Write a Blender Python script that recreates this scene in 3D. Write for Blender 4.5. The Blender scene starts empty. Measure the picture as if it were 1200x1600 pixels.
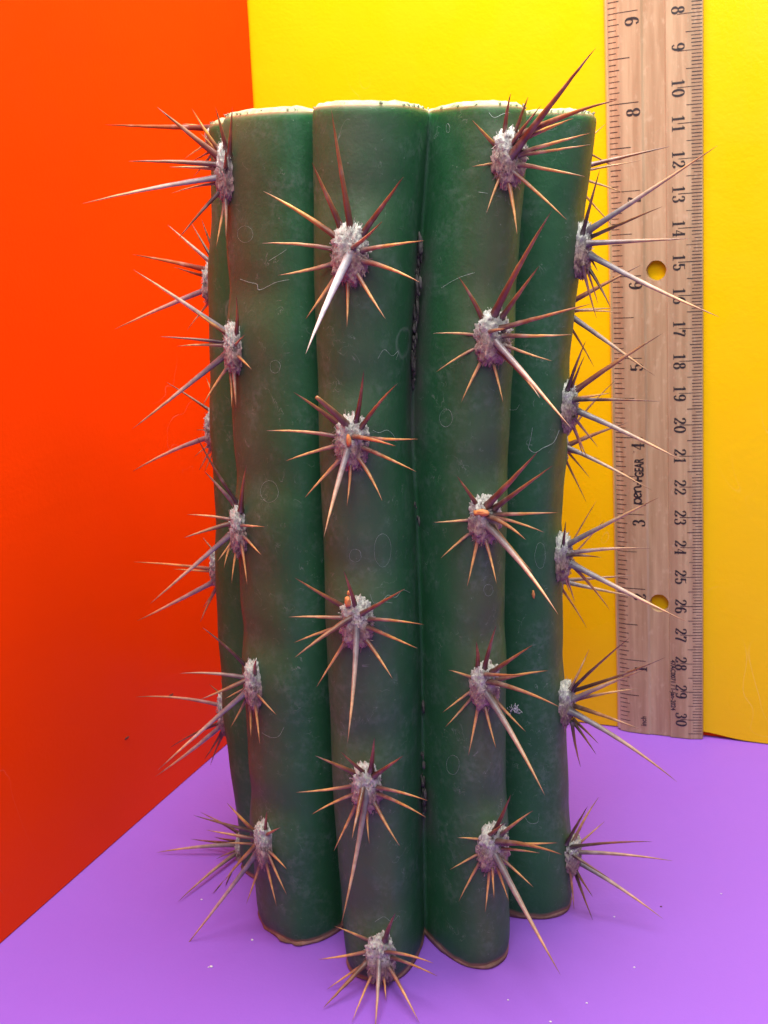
import bpy, bmesh, math, random
from mathutils import Vector, Matrix, noise
random.seed(7)
CM = 0.01
sc = bpy.context.scene
COL = sc.collection

# ------------------------------------------------------------------ camera
# world: X right along the yellow board, Y towards it, Z up; 1 unit = 1 m, all work below in cm
R = Matrix(((0.9105276917842259, -0.03575696778567141, 0.41189897031780015),
            (0.40783672442254953, 0.24125790500889607, -0.8806042411225394),
            (-0.06788614517244969, 0.9698020738921385, 0.23425500798943907)))
FPX = 1715.0
CAMH = 16.762
cam_d = bpy.data.cameras.new('camera')
cam = bpy.data.objects.new('camera', cam_d)
COL.objects.link(cam)
cam_d.sensor_fit = 'VERTICAL'
cam_d.sensor_height = 24.0
cam_d.lens = 24.0 * FPX / 1600.0
cam_d.clip_start = 0.005
cam_d.clip_end = 20
cam.matrix_world = Matrix.Translation((0, 0, CAMH * CM)) @ R.to_4x4()
cam_d.dof.use_dof = True
cam_d.dof.focus_distance = 0.215
cam_d.dof.aperture_fstop = 64
sc.camera = cam

# ------------------------------------------------------------------ world, lamps, exposure
W = bpy.data.worlds.new('World'); sc.world = W
W.use_nodes = True
bg = W.node_tree.nodes['Background']
bg.inputs[0].default_value = (0.80, 0.90, 1.0, 1)
bg.inputs[1].default_value = 0.12

def area(name, loc, target, sx, sy, power, col):
    l = bpy.data.lights.new(name, 'AREA'); l.shape = 'RECTANGLE'
    l.size = sx * CM; l.size_y = sy * CM; l.energy = power; l.color = col
    o = bpy.data.objects.new(name, l); COL.objects.link(o)
    o.location = Vector(loc) * CM
    d = (Vector(target) - Vector(loc)).normalized()
    o.rotation_euler = d.to_track_quat('-Z', 'Y').to_euler()
    return o
area('overhead_soft_lamp', (-6, 22, 50), (-9, 24, 0), 30, 24, 4.2, (1.0, 0.98, 0.95))
area('front_fill_lamp', (4, -8, 42), (-10, 22, 18), 26, 22, 1.15, (0.93, 0.96, 1.0))

sc.view_settings.view_transform = 'Standard'
sc.view_settings.look = 'None'
sc.view_settings.exposure = 0.0
sc.view_settings.gamma = 1.0

# ------------------------------------------------------------------ helpers
def V(*a): return Vector(a)
def ray(px, py): return R @ Vector((px - 600, 800 - py, -FPX))
def on_y(px, py, Y):
    a = ray(px, py) * (Y / ray(px, py).y)
    return Vector((a.x, a.y, a.z + CAMH))
def px_of(p):
    c = R.transposed() @ (Vector(p) - Vector((0, 0, CAMH)))
    return 600 + FPX * c.x / -c.z, 800 - FPX * c.y / -c.z
def lerp(a, b, t): return a + (b - a) * t
def sstep(a, b, x):
    t = max(0, min(1, (x - a) / (b - a))); return t * t * (3 - 2 * t)
def tab(xs, ys, x):
    if x <= xs[0]: return ys[0]
    for i in range(len(xs) - 1):
        if x <= xs[i + 1]:
            t = (x - xs[i]) / (xs[i + 1] - xs[i]); 
            y0 = ys[max(i - 1, 0)]; y1 = ys[i]; y2 = ys[i + 1]; y3 = ys[min(i + 2, len(ys) - 1)]
            return 0.5 * ((2 * y1) + (-y0 + y2) * t + (2 * y0 - 5 * y1 + 4 * y2 - y3) * t * t + (-y0 + 3 * y1 - 3 * y2 + y3) * t ** 3)
    return ys[-1]

def mk(name, verts, faces, mat, parent=None, smooth=True, cols=None, loc=None, pw=None):
    """verts in cm (world unless loc given)"""
    me = bpy.data.meshes.new(name)
    me.from_pydata([(v[0] * CM, v[1] * CM, v[2] * CM) for v in verts], [], faces)
    if cols:
        ca = me.color_attributes.new('tone', 'FLOAT_COLOR', 'POINT')
        flat = []
        for c in cols: flat += [c[0], c[1], c[2], 1.0]
        ca.data.foreach_set('color', flat)
    if smooth:
        me.polygons.foreach_set('use_smooth', [True] * len(me.polygons))
    me.materials.append(mat)
    me.update()
    o = bpy.data.objects.new(name, me); COL.objects.link(o)
    if loc is not None: o.location = Vector(loc) * CM
    if parent: o.parent = parent
    return o
def tag(o, label=None, cat=None, group=None, kind=None):
    if label: o['label'] = label
    if cat: o['category'] = cat
    if group: o['group'] = group
    if kind: o['kind'] = kind
    return o
def empty(name, loc):
    o = bpy.data.objects.new(name, None); COL.objects.link(o)
    o.empty_display_size = 0.01; o.location = Vector(loc) * CM
    return o

# node helpers
class NT:
    def __init__(s, name):
        s.m = bpy.data.materials.new(name); s.m.use_nodes = True
        s.t = s.m.node_tree; s.b = s.t.nodes['Principled BSDF']
        s.tc = s.t.nodes.new('ShaderNodeTexCoord')
    def n(s, typ, **k):
        x = s.t.nodes.new(typ)
        for a, v in k.items():
            setattr(x, a, v)
        return x
    def put(s, sock, v):
        if isinstance(v, (int, float)): sock.default_value = v
        elif isinstance(v, (tuple, list)):
            sock.default_value = tuple(v) + ((1,) if len(v) == 3 and len(sock.default_value) == 4 else ())
        else: s.t.links.new(v, sock)
    def math(s, op, a, b=0.0, c=0.0):
        x = s.n('ShaderNodeMath', operation=op); s.put(x.inputs[0], a); s.put(x.inputs[1], b); s.put(x.inputs[2], c)
        return x.outputs[0]
    def mix(s, f, a, b, mode='MIX'):
        x = s.n('ShaderNodeMix', data_type='RGBA', blend_type=mode)
        s.put(x.inputs[0], f); s.put(x.inputs[6], a); s.put(x.inputs[7], b); return x.outputs[2]
    def coord(s, scale=(1, 1, 1), off=(0, 0, 0)):
        x = s.n('ShaderNodeMapping'); s.t.links.new(s.tc.outputs['Object'], x.inputs[0])
        x.inputs['Scale'].default_value = scale; x.inputs['Location'].default_value = off
        return x.outputs[0]
    def noise(s, vec, sc_, detail=3, rough=0.5, dist=0.0):
        x = s.n('ShaderNodeTexNoise'); s.put(x.inputs['Vector'], vec)
        x.inputs['Scale'].default_value = sc_; x.inputs['Detail'].default_value = detail
        x.inputs['Roughness'].default_value = rough; x.inputs['Distortion'].default_value = dist
        return x.outputs['Fac']
    def vor(s, vec, sc_, feature='F1', out='Distance', rand=1.0):
        x = s.n('ShaderNodeTexVoronoi', feature=feature); s.put(x.inputs['Vector'], vec)
        x.inputs['Scale'].default_value = sc_; x.inputs['Randomness'].default_value = rand
        return x.outputs[out]
    def ramp(s, f, stops):
        x = s.n('ShaderNodeValToRGB'); s.put(x.inputs[0], f)
        cr = x.color_ramp
        while len(cr.elements) < len(stops): cr.elements.new(0.5)
        for e, (p, c) in zip(cr.elements, stops):
            e.position = p; e.color = tuple(c) + (1,) if len(c) == 3 else c
        return x.outputs[0]
    def rng(s, f, a, b, c=0.0, d=1.0, kind='SMOOTHSTEP'):
        x = s.n('ShaderNodeMapRange', interpolation_type=kind)
        s.put(x.inputs[0], f)
        for i, v in zip((1, 2, 3, 4), (a, b, c, d)): x.inputs[i].default_value = v
        return x.outputs[0]
    def bump(s, h, strength, dist_cm):
        x = s.n('ShaderNodeBump'); s.put(x.inputs['Height'], h)
        x.inputs['Strength'].default_value = strength; x.inputs['Distance'].default_value = dist_cm * CM
        s.t.links.new(x.outputs[0], s.b.inputs['Normal']); return x
    def set(s, **k):
        for a, v in k.items():
            s.put(s.b.inputs[a.replace('_', ' ')], v)

# ------------------------------------------------------------------ materials
def mat_sheet(name, col, dark, rough=0.42, seed=0.0, spec=0.4, scuff=0.18):
    t = NT(name)
    v = t.coord((1, 1, 1), (seed, seed, seed))
    big = t.noise(v, 7, 3, 0.5)
    fine = t.noise(v, 900, 2, 0.6)
    c = t.mix(t.rng(big, 0.35, 0.7, 0, 0.25), col, dark)
    spk = t.rng(t.vor(v, 75), 0.0, 0.022, 1, 0)         # sparse dirt specks
    spkm = t.math('MULTIPLY', spk, t.rng(t.noise(v, 28, 1), 0.56, 0.6))
    c = t.mix(t.math('MULTIPLY', spkm, 0.55), c, tuple(x * 0.35 for x in dark))
    # faint scuffs
    sv = t.coord((1, 1, 1), (seed + 3, 0, 0))
    sn = t.noise(sv, 22, 2, 0.5, 1.2)
    scf = t.rng(t.math('ABSOLUTE', t.math('SUBTRACT', sn, 0.5)), 0.0, 0.0016, 1, 0)
    scf = t.math('MULTIPLY', scf, t.rng(t.noise(sv, 11, 1), 0.58, 0.66, 0, scuff))
    c = t.mix(scf, c, (0.9, 0.75, 0.7))
    t.set(Base_Color=c, Roughness=t.rng(t.noise(v, 60, 3), 0.3, 0.7, rough - 0.06, rough + 0.08), Specular_IOR_Level=spec)
    cre = t.noise(t.coord((1, 0.35, 1), (seed, 0, 0)), 38, 3, 0.55, 0.8)
    h = t.math('ADD', t.math('MULTIPLY', fine, 0.16), t.math('ADD', t.math('MULTIPLY', t.noise(v, 14, 2), 1.0), t.math('MULTIPLY', cre, 0.55)))
    t.bump(h, 0.32, 0.10)
    return t.m
M_ORANGE = mat_sheet('orange_board_paint', (0.86, 0.043, 0.001), (0.70, 0.024, 0.001), 0.36, 1.3, 0.05)
M_YELLOW = mat_sheet('yellow_board_paint', (0.88, 0.54, 0.003), (0.83, 0.46, 0.002), 0.30, 4.1, 0.2)
M_PURPLE = mat_sheet('purple_sheet', (0.285, 0.112, 0.595), (0.255, 0.098, 0.55), 0.5, 7.7, 0.2, 0.0)

def mat_skin():
    t = NT('cactus_skin')
    att = t.n('ShaderNodeAttribute', attribute_name='tone')
    sep = t.n('ShaderNodeSeparateColor'); t.t.links.new(att.outputs['Color'], sep.inputs[0])
    crest, edge, scar = sep.outputs[0], sep.outputs[1], sep.outputs[2]
    v = t.coord()
    vs = t.coord((1, 1, 0.35))
    n1 = t.noise(vs, 60, 4, 0.55)
    n2 = t.noise(v, 220, 4, 0.6)
    green = t.mix(t.rng(n1, 0.3, 0.7), (0.018, 0.102, 0.036), (0.026, 0.124, 0.047))
    bloom = t.mix(t.rng(n1, 0.3, 0.7), (0.052, 0.112, 0.052), (0.074, 0.120, 0.060))
    k = t.math('MULTIPLY', t.rng(crest, 0.35, 1.0), t.rng(n2, 0.15, 0.6, 0.65, 1.0))
    c = t.mix(k, green, bloom)
    # olive / tan weathering near crests
    ol = t.math('MULTIPLY', t.rng(crest, 0.55, 1.0), t.rng(t.noise(vs, 95, 3), 0.46, 0.68, 0, 0.22))
    c = t.mix(ol, c, (0.15, 0.115, 0.04))
    # powdery grey bloom patches, rubbed
    pb = t.math('MULTIPLY', t.rng(t.noise(v, 130, 5, 0.65), 0.42, 0.72, 0, 0.20), t.rng(t.noise(v, 700, 3, 0.6), 0.35, 0.65))
    c = t.mix(pb, c, (0.27, 0.33, 0.29))
    # hairline scratches and watermark outlines
    def lines(sc_, seed, w, mlo, mhi, amt, dist=0.6):
        vv = t.coord((1, 1, 1), (seed, seed * .7, seed * .3))
        a = t.noise(vv, sc_, 4, 0.55, dist)
        l = t.rng(t.math('ABSOLUTE', t.math('SUBTRACT', a, 0.5)), 0.0, w, 1, 0)
        m = t.rng(t.noise(vv, sc_ * 0.8 + 30, 2), mlo, mhi, 0, amt)
        return t.math('MULTIPLY', l, m)
    L = t.math('MAXIMUM', lines(150, 0.31, 0.008, 0.56, 0.65, 0.26), lines(260, 0.77, 0.010, 0.58, 0.66, 0.22))
    ring = t.vor(v, 42)
    vr = t.n('ShaderNodeVectorMath', operation='ADD'); 
    rr = t.rng(t.math('ABSOLUTE', t.math('SUBTRACT', t.math('ADD', ring, t.math('MULTIPLY', n2, 0.05)), 0.235)), 0.0, 0.016, 1, 0)
    rm = t.vor(v, 42, out='Color')
    sp = t.n('ShaderNodeSeparateColor'); t.t.links.new(rm, sp.inputs[0])
    rr = t.math('MULTIPLY', rr, t.rng(sp.outputs[0], 0.80, 0.84, 0, 0.16))
    L = t.math('MAXIMUM', L, rr)
    dots = t.math('MULTIPLY', t.rng(t.vor(v, 480), 0.0, 0.11, 1, 0), t.rng(t.noise(v, 90, 2), 0.5, 0.62, 0, 0.34))
    L = t.math('MAXIMUM', L, dots)
    c = t.mix(L, c, (0.48, 0.52, 0.46))
    # brown cut rim and corky scar
    c = t.mix(edge, c, (0.33, 0.17, 0.09))
    c = t.mix(scar, c, (0.10, 0.10, 0.085))
    h = t.math('ADD', t.math('MULTIPLY', t.noise(v, 1300, 2, 0.6), 0.5), t.math('MULTIPLY', t.noise(v, 260, 3, 0.5), 1.1))
    h = t.math('ADD', h, t.math('MULTIPLY', L, 0.5))
    t.bump(h, 0.5, 0.026)
    t.set(Base_Color=c, Roughness=t.rng(n2, 0.3, 0.7, 0.46, 0.62), Specular_IOR_Level=0.33)
    t.b.inputs['Subsurface Weight'].default_value = 0.45
    t.b.inputs['Subsurface Radius'].default_value = (0.22, 1.0, 0.25)
    t.b.inputs['Subsurface Scale'].default_value = 0.012
    return t.m
M_SKIN = mat_skin()

def mat_flesh():
    t = NT('cut_flesh')
    v = t.coord()
    n = t.noise(v, 350, 5, 0.65)
    c = t.mix(t.rng(n, 0.35, 0.65), (0.25, 0.30, 0.15), (0.40, 0.43, 0.26))
    t.set(Base_Color=c, Roughness=0.75)
    t.b.inputs['Subsurface Weight'].default_value = 0.5
    t.b.inputs['Subsurface Radius'].default_value = (0.9, 1.0, 0.5)
    t.b.inputs['Subsurface Scale'].default_value = 0.004
    t.bump(n, 0.6, 0.06)
    return t.m
M_FLESH = mat_flesh()

def mat_wool():
    t = NT('areole_wool')
    v = t.coord()
    n = t.noise(v, 420, 5, 0.7)
    tuft = t.vor(v, 330)
    g = t.n('ShaderNodeSeparateXYZ'); t.t.links.new(t.tc.outputs['Object'], g.inputs[0])
    low = t.rng(t.math('ADD', g.outputs[2], t.math('MULTIPLY', t.math('SUBTRACT', t.noise(v, 160, 2), 0.5), 0.004)), -0.0015, 0.003, 1, 0)
    top = t.mix(t.rng(n, 0.3, 0.7), (0.26, 0.25, 0.22), (0.66, 0.65, 0.58))
    bot = t.mix(t.rng(n, 0.3, 0.7), (0.19, 0.10, 0.08), (0.50, 0.35, 0.29))
    c = t.mix(low, top, bot)  # pinkish darker underside: partly own pink, mostly floor bounce put into the colour
    c = t.mix(t.rng(t.noise(v, 480, 4, 0.65), 0.54, 0.66, 0, 0.85), c, (0.10, 0.06, 0.055))  # dark noise patches put the shade of wool crevices into the colour
    t.set(Base_Color=c, Roughness=0.95, Specular_IOR_Level=0.1)
    t.b.inputs['Sheen Weight'].default_value = 0.3
    t.bump(t.math('ADD', n, t.math('MULTIPLY', tuft, 0.6)), 0.9, 0.05)
    return t.m
M_WOOL = mat_wool()

def mat_spine():
    t = NT('spine_horn')
    att = t.n('ShaderNodeAttribute', attribute_name='tone')
    v = t.coord((1, 1, 1))
    n = t.noise(v, 900, 3, 0.6)
    c = t.mix(t.rng(n, 0.3, 0.75, 0.0, 0.35), att.outputs['Color'], (0.10, 0.05, 0.035))
    c2 = t.mix(t.rng(t.noise(v, 300, 2), 0.5, 0.8, 0, 0.3), c, (0.6, 0.5, 0.45))
    t.set(Base_Color=c2, Roughness=0.36, Specular_IOR_Level=0.5)
    t.b.inputs['Subsurface Weight'].default_value = 0.12
    t.b.inputs['Subsurface Radius'].default_value = (1.0, 0.5, 0.2)
    t.b.inputs['Subsurface Scale'].default_value = 0.0006
    t.bump(n, 0.25, 0.01)
    return t.m
M_SPINE = mat_spine()

def mat_plain(name, col, rough=0.8, col2=None, sc_=300, metal=0.0, bumpd=0.0):
    t = NT(name)
    c = col
    n = t.noise(t.coord(), sc_, 4, 0.6)
    c = t.mix(t.rng(n, 0.35, 0.65), col, col2 or tuple(x * 0.8 for x in col))
    t.set(Base_Color=c, Roughness=rough, Metallic=metal)
    if bumpd: t.bump(n, 0.5, bumpd)
    return t.m
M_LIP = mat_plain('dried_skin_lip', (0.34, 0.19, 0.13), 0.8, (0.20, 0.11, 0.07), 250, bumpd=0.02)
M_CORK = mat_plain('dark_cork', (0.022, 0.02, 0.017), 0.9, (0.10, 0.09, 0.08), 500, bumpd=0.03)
M_BIT = mat_plain('dried_orange_scale', (0.80, 0.34, 0.10), 0.6, (0.62, 0.20, 0.06), 400, bumpd=0.02)
M_LINT = mat_plain('white_lint', (0.82, 0.80, 0.80), 0.9)
M_THREAD = mat_plain('grey_thread', (0.42, 0.48, 0.45), 0.8)
M_INK = mat_plain('black_ink', (0.016, 0.012, 0.014), 0.5, (0.03, 0.024, 0.024), 900)
M_METAL = mat_plain('pale_brass_edge', (0.72, 0.60, 0.30), 0.35, (0.78, 0.68, 0.40), 40, 0.6)
M_DIRT = mat_plain('dirt', (0.14, 0.03, 0.02), 0.8)

def mat_wood():
    t = NT('ruler_wood')
    v = t.coord((1, 1, 0.06))
    v2 = t.coord((1, 1, 0.012))
    g = t.noise(v, 420, 4, 0.6, 0.3)
    st = t.noise(v2, 260, 3, 0.5)
    fl = t.noise(t.coord((1.0, 1, 0.45)), 700, 3, 0.6)
    c = t.mix(t.rng(g, 0.3, 0.7), (0.50, 0.350, 0.205), (0.36, 0.225, 0.120))
    c = t.mix(t.rng(st, 0.52, 0.68, 0, 0.55), c, (0.34, 0.195, 0.11))
    c = t.mix(t.rng(fl, 0.55, 0.75, 0, 0.30), c, (0.66, 0.50, 0.34))
    t.set(Base_Color=c, Roughness=0.45, Specular_IOR_Level=0.4)
    t.b.inputs['Coat Weight'].default_value = 0.15
    t.b.inputs['Coat Roughness'].default_value = 0.3
    t.bump(t.math('ADD', g, t.math('MULTIPLY', fl, 0.5)), 0.25, 0.015)
    return t.m
M_WOOD = mat_wood()

# ------------------------------------------------------------------ floor and boards
D = 34.83                      # front face of the ruler
WY = D + 0.33                  # yellow board's face
def slab(name, f, nu, nv, thick, mat, parent=None):
    """f(u,v)->point on the front face, thick = offset vector behind it"""
    vs = []; fs = []
    for j in range(nv + 1):
        for i in range(nu + 1):
            vs.append(f(i / nu, j / nv))
    n = len(vs)
    vs += [p + thick for p in vs]
    w = nu + 1
    for j in range(nv):
        for i in range(nu):
            a = j * w + i
            fs.append((a, a + 1, a + w + 1, a + w)); fs.append((n + a, n + a + w, n + a + w + 1, n + a + 1))
    rim = [i for i in range(w)] + [j * w + nu for j in range(1, nv + 1)] + [nv * w + i for i in range(nu - 1, -1, -1)] + [j * w for j in range(nv - 1, 0, -1)]
    for a, b in zip(rim, rim[1:] + rim[:1]):
        fs.append((b, a, n + a, n + b))
    o = mk(name, vs, fs, mat, parent, smooth=False)
    return o
fl = slab('ground', lambda u, v: V(lerp(-60, 45, u), lerp(-40, 60, v), 0.012 * noise.noise(V(u * 6, v * 6, 0))), 60, 60, V(0, 0, -0.3), M_PURPLE)
for p in fl.data.polygons: p.use_smooth = True
tag(fl, kind='structure', label='smooth bright purple sheet that the cactus stands on')

def orange_x(y, z): return -19.53 - 0.0414 * y + 0.036 * z + 0.06 * math.sin(y * 0.16) 
ob = slab('orange_board', lambda u, v: V(orange_x(lerp(-6, 34.95, u), lerp(0.03, 34, v)), lerp(-6, 34.95, u), lerp(0.03, 34, v)), 40, 30, V(-0.3, 0, 0), M_ORANGE)
for p in ob.data.polygons: p.use_smooth = False
tag(ob, 'glossy bright orange upright board at the left of the cactus', 'board')
def yb(u, v):
    x = lerp(-30, 16, u); z0 = 0.03
    # lower edge curls up a little just right of the ruler
    z0 += 0.17 * math.exp(-((x + 5.2) / 0.9) ** 2) if x > -5.4 else 0.17 * max(0, 1 - (-5.4 - x) / 0.6)
    z = lerp(z0, 36, v ** 1.6)
    y = WY + 0.05 * math.sin(x * 0.35 + 1) + 0.0 * z
    return V(x, y if y > WY - 0.0 else WY, z)
ybo = slab('yellow_board', yb, 160, 40, V(0, 0.05, 0), M_YELLOW)
tag(ybo, 'glossy bright yellow upright board behind the ruler and cactus', 'board')
bk = slab('orange_board', lambda u, v: V(lerp(-12, 14, u), WY + 0.13, lerp(0.02, 20, v)), 8, 4, V(0, 0.3, 0), M_ORANGE)
tag(bk, 'second orange board, only a thin strip showing under the yellow board right of the ruler', 'board')

# ------------------------------------------------------------------ ruler
RX0, RX1 = -8.0, -5.17
RW = RX1 - RX0
RL = 31.0
ruler = empty('ruler', (RX0 + RW / 2, D + .15, 0))
tag(ruler, 'light wooden foot ruler standing upright against the yellow board', 'ruler')
PB = [(0.085, 0.21), (0.40, 0.28), (1.08, 0.30), (1.14, 0.255), (1.78, 0.255), (1.80, 0.30), (2.42, 0.28), (2.83, 0.17)]  # (u, height above the back)
def prof(u):
    if u <= PB[0][0]: return PB[0][1]
    for (a, h0), (b, h1) in zip(PB, PB[1:]):
        if u <= b: return lerp(h0, h1, (u - a) / (b - a))
    return PB[-1][1]
BACK = D + 0.31
def rpos(u, s, lift=0.0):       # s measured up from the floor end
    return V(RX0 + u, BACK - prof(u) - lift, s)
rc = Vector((RX0 + RW / 2, D + .15, 0))
def rlocal(vs): return [p - rc for p in vs]
vs = []; fs = []
def quad(*p):
    n = len(vs); vs.extend(p); fs.append(tuple(range(n, n + len(p))))
us = [p[0] for p in PB]
HOLES = [4.74, 15.49, 26.2]; HR = 0.305; HU = 1.46; UA, UB = 1.14, 1.78
cuts = [0.02]
for h in HOLES: cuts += [h - .32, h + .32]
cuts += [RL]
for za, zb in zip(cuts, cuts[1:]):
    holed = zb - za < 0.7
    for ua, ub in zip(us, us[1:]):
        if holed and ua >= UA - 1e-6 and ub <= UB + 1e-6: continue
        quad(rpos(ua, za), rpos(ub, za), rpos(ub, zb), rpos(ua, zb))
    for ua, ub in ((us[0], UA), (UA, UB), (UB, us[-1])):
        if holed and ua == UA: continue
        quad(V(RX0 + ub, BACK, za), V(RX0 + ua, BACK, za), V(RX0 + ua, BACK, zb), V(RX0 + ub, BACK, zb))
    quad(rpos(us[-1], za), V(RX0 + us[-1], BACK, za), V(RX0 + us[-1], BACK, zb), rpos(us[-1], zb))
    quad(V(RX0 + us[0], BACK, za), rpos(us[0], za), rpos(us[0], zb), V(RX0 + us[0], BACK, zb))
for z in (0.02, RL):
    quad(*([rpos(u, z) for u in us] + [V(RX0 + us[-1], BACK, z), V(RX0 + us[0], BACK, z)]))
for h in HOLES:
    NH = 48
    for i in range(NH):
        def cp(i):
            an = 2 * math.pi * i / NH
            c, s_ = math.cos(an), math.sin(an)
            wob = 1 + .012 * math.sin(7 * an) + (.03 * noise.noise(V(c * 6, s_ * 6, h)) if s_ > .5 else 0)
            k = 0.32 / max(abs(c), abs(s_))
            return (HU + HR * wob * c, h + HR * wob * s_), (HU + k * c, h + k * s_)
        (a0, b0), (a1, b1) = cp(i), cp(i + 1)
        quad(rpos(a0[0], a0[1]), rpos(b0[0], b0[1]), rpos(b1[0], b1[1]), rpos(a1[0], a1[1]))
        quad(*[V(RX0 + q[0], BACK, q[1]) for q in (a1, b1, b0, a0)])
        quad(rpos(*a0), rpos(*a1), V(RX0 + a1[0], BACK, a1[1]), V(RX0 + a0[0], BACK, a0[1]))
body = mk('ruler_body', rlocal(vs), fs, M_WOOD, ruler, smooth=False)
# metal edge strip
vs = []; fs = []
for s in (0.05, RL):
    vs += [V(RX0 - 0.03, BACK - 0.10, s), V(RX0 + 0.02, BACK - 0.155, s), V(RX0 + 0.085, BACK - 0.155, s), V(RX0 + 0.085, BACK - .03, s), V(RX0 - .03, BACK - .03, s)]
for i in range(5): fs.append((i, (i + 1) % 5, 5 + (i + 1) % 5, 5 + i))
fs += [(4, 3, 2, 1, 0), (5, 6, 7, 8, 9)]
mk('metal_edge', rlocal(vs), fs, M_METAL, ruler, smooth=False)

# ticks
vs = []; fs = []
def tick(u0, u1, s, w=0.022, slant=0.0):
    br = sorted([u0, u1] + [b for b, _ in PB if u0 < b < u1])
    for a, b in zip(br, br[1:]):
        n = len(vs)
        for (u, ds) in ((a, -w / 2), (b, -w / 2), (b, w / 2), (a, w / 2)):
            vs.append(rpos(u, s + ds + slant * (u - u0), 0.003))
        fs.append((n, n + 1, n + 2, n + 3))
for k in range(0, 306):                       # millimetres, right-hand edge
    s = 30.70 - k * 0.1
    if s < 0.15: break
    w = random.uniform(0.018, 0.028)
    L = 0.69 if k % 10 == 0 else (0.45 if k % 5 == 0 else 0.30)
    if k % 10 and random.random() < 0.06: L -= random.uniform(.05, .12)
    tick(RW - L + random.uniform(-.01, .01), RW - 0.012, s, w)
for k in range(1, 16 * 12):                   # sixteenths, left-hand edge
    s = 0.12 + k * 2.54 / 16
    L = 1.0 if k % 16 == 0 else (0.75 if k % 8 == 0 else (0.44 if k % 2 == 0 else 0.35))
    tick(0.10 + random.uniform(0, .015), L + random.uniform(-.01, .01), s, random.uniform(0.020, 0.028))
tag(mk('tick_marks', rlocal(vs), fs, M_INK, ruler, smooth=False))

# numerals: high-contrast serif figures drawn with a broad pen
def arc(cx, cy, rx, ry, a0, a1, n=14):
    return [(cx + rx * math.cos(math.radians(lerp(a0, a1, i / n))), cy + ry * math.sin(math.radians(lerp(a0, a1, i / n)))) for i in range(n + 1)]
TH, TK = 0.05, 0.15
G = {
 '0': [arc(.28, .5, .22, .46, 90, 450, 28)],
 '1': [[(.28, .97), (.28, .03)], [(.28, .95), (.20, .86), (.08, .83)], [(.08, .025), (.48, .025)]],
 '2': [arc(.28, .73, .20, .24, 165, -25, 16) + [(.36, .46), (.18, .26), (.07, .06)], [(.07, .07), (.20, .10), (.36, .04), (.47, .10), (.50, .24)]],
 '3': [arc(.27, .74, .17, .22, 150, -90, 14), arc(.26, .27, .22, .25, 90, -150, 16)],
 '4': [[(.38, .97), (.38, .03)], [(.36, .93), (.05, .30), (.53, .30)], [(.24, .025), (.52, .025)]],
 '5': [[(.12, .95), (.28, .91), (.45, .95)], [(.12, .95), (.10, .52)], arc(.27, .32, .21, .28, 140, -150, 18)],
 '6': [arc(.30, .5, .22, .46, 60, 190, 12) + arc(.29, .29, .20, .26, 175, 360, 12) + arc(.29, .29, .20, .26, 0, 170, 12)],
 '7': [[(.08, .93), (.20, .90), (.34, .96), (.48, .92)], [(.48, .92), (.36, .60), (.26, .32), (.24, .03)], [(.09, .98), (.07, .74)]],
 '8': [arc(.28, .74, .165, .22, 90, 450, 24), arc(.28, .27, .205, .25, 90, 450, 24)],
 '9': [arc(.26, .5, .22, .46, 240, 370, 12) + arc(.27, .71, .20, .26, -5, 180, 12) + arc(.27, .71, .20, .26, 180, 350, 12)],
}
BALL = {'2': [(.11, .74)], '3': [(.13, .78), (.09, .22)], '5': [(.09, .24)], '6': [(.42, .84)], '9': [(.13, .16)]}
def glyph_polys(ch, bold=1.22, thin=TH, thick=TK):
    out = []
    for st in G[ch]:
        for (x0, y0), (x1, y1) in zip(st, st[1:]):
            dx, dy = x1 - x0, y1 - y0; L = math.hypot(dx, dy)
            if L < 1e-6: continue
            c = abs(dy) / L
            wd = lerp(thin, thick, c ** 2) * bold
            if ch == '4' and dx * dy > 0 and abs(dy) < .9: wd = thin * 1.2
            nx, ny = -dy / L * wd / 2, dx / L * wd / 2
            ex, ey = dx / L * .012, dy / L * .012
            out.append([(x0 + nx - ex, y0 + ny - ey), (x0 - nx - ex, y0 - ny - ey), (x1 - nx + ex, y1 - ny + ey), (x1 + nx + ex, y1 + ny + ey)])
    for (bx, by) in BALL.get(ch, []):
        out.append([(bx + .075 * math.cos(a * math.pi / 4), by + .065 * math.sin(a * math.pi / 4)) for a in range(8)])
    return out
def put_polys(name, polys, mapper, lift0=0.003, label=None):
    vs = []; fs = []
    for q, poly in enumerate(polys):
        n = len(vs)
        for (x, y) in poly:
            u, s = mapper(x, y)
            vs.append(rpos(u, s, lift0 + 0.00025 * (q % 12)))
        # face the viewer
        f = list(range(n, n + len(poly)))
        fs.append(tuple(f))
    o = mk(name, rlocal(vs), fs, M_INK, ruler, smooth=False)
    return o
def number_cm(txt, s, size=0.375):
    """reads downwards, glyph tops to the right"""
    for i, ch in enumerate(txt):
        adv = 0.56 * size
        if len(txt) == 1: off = 0.22
        else: off = 0.235 - i * 0.275
        # x of the glyph runs down the ruler
        put_polys('numeral', glyph_polys(ch), lambda x, y, off=off: (1.97 + y * size, s + off - x * size * 0.98))
for k in range(1, 31):
    number_cm(str(k), 30.70 - k)
def number_in(txt, s, size=0.42):
    for i, ch in enumerate(txt):
        st = s - 0.40 - 0.27 * (len(txt) - 1) + i * .27
        put_polys('numeral', glyph_polys(ch), lambda x, y, st=st: (1.04 - y * size, st + x * size * 0.98))
for k in range(1, 13): number_in(str(k), 0.12 + 2.54 * k)

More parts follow.
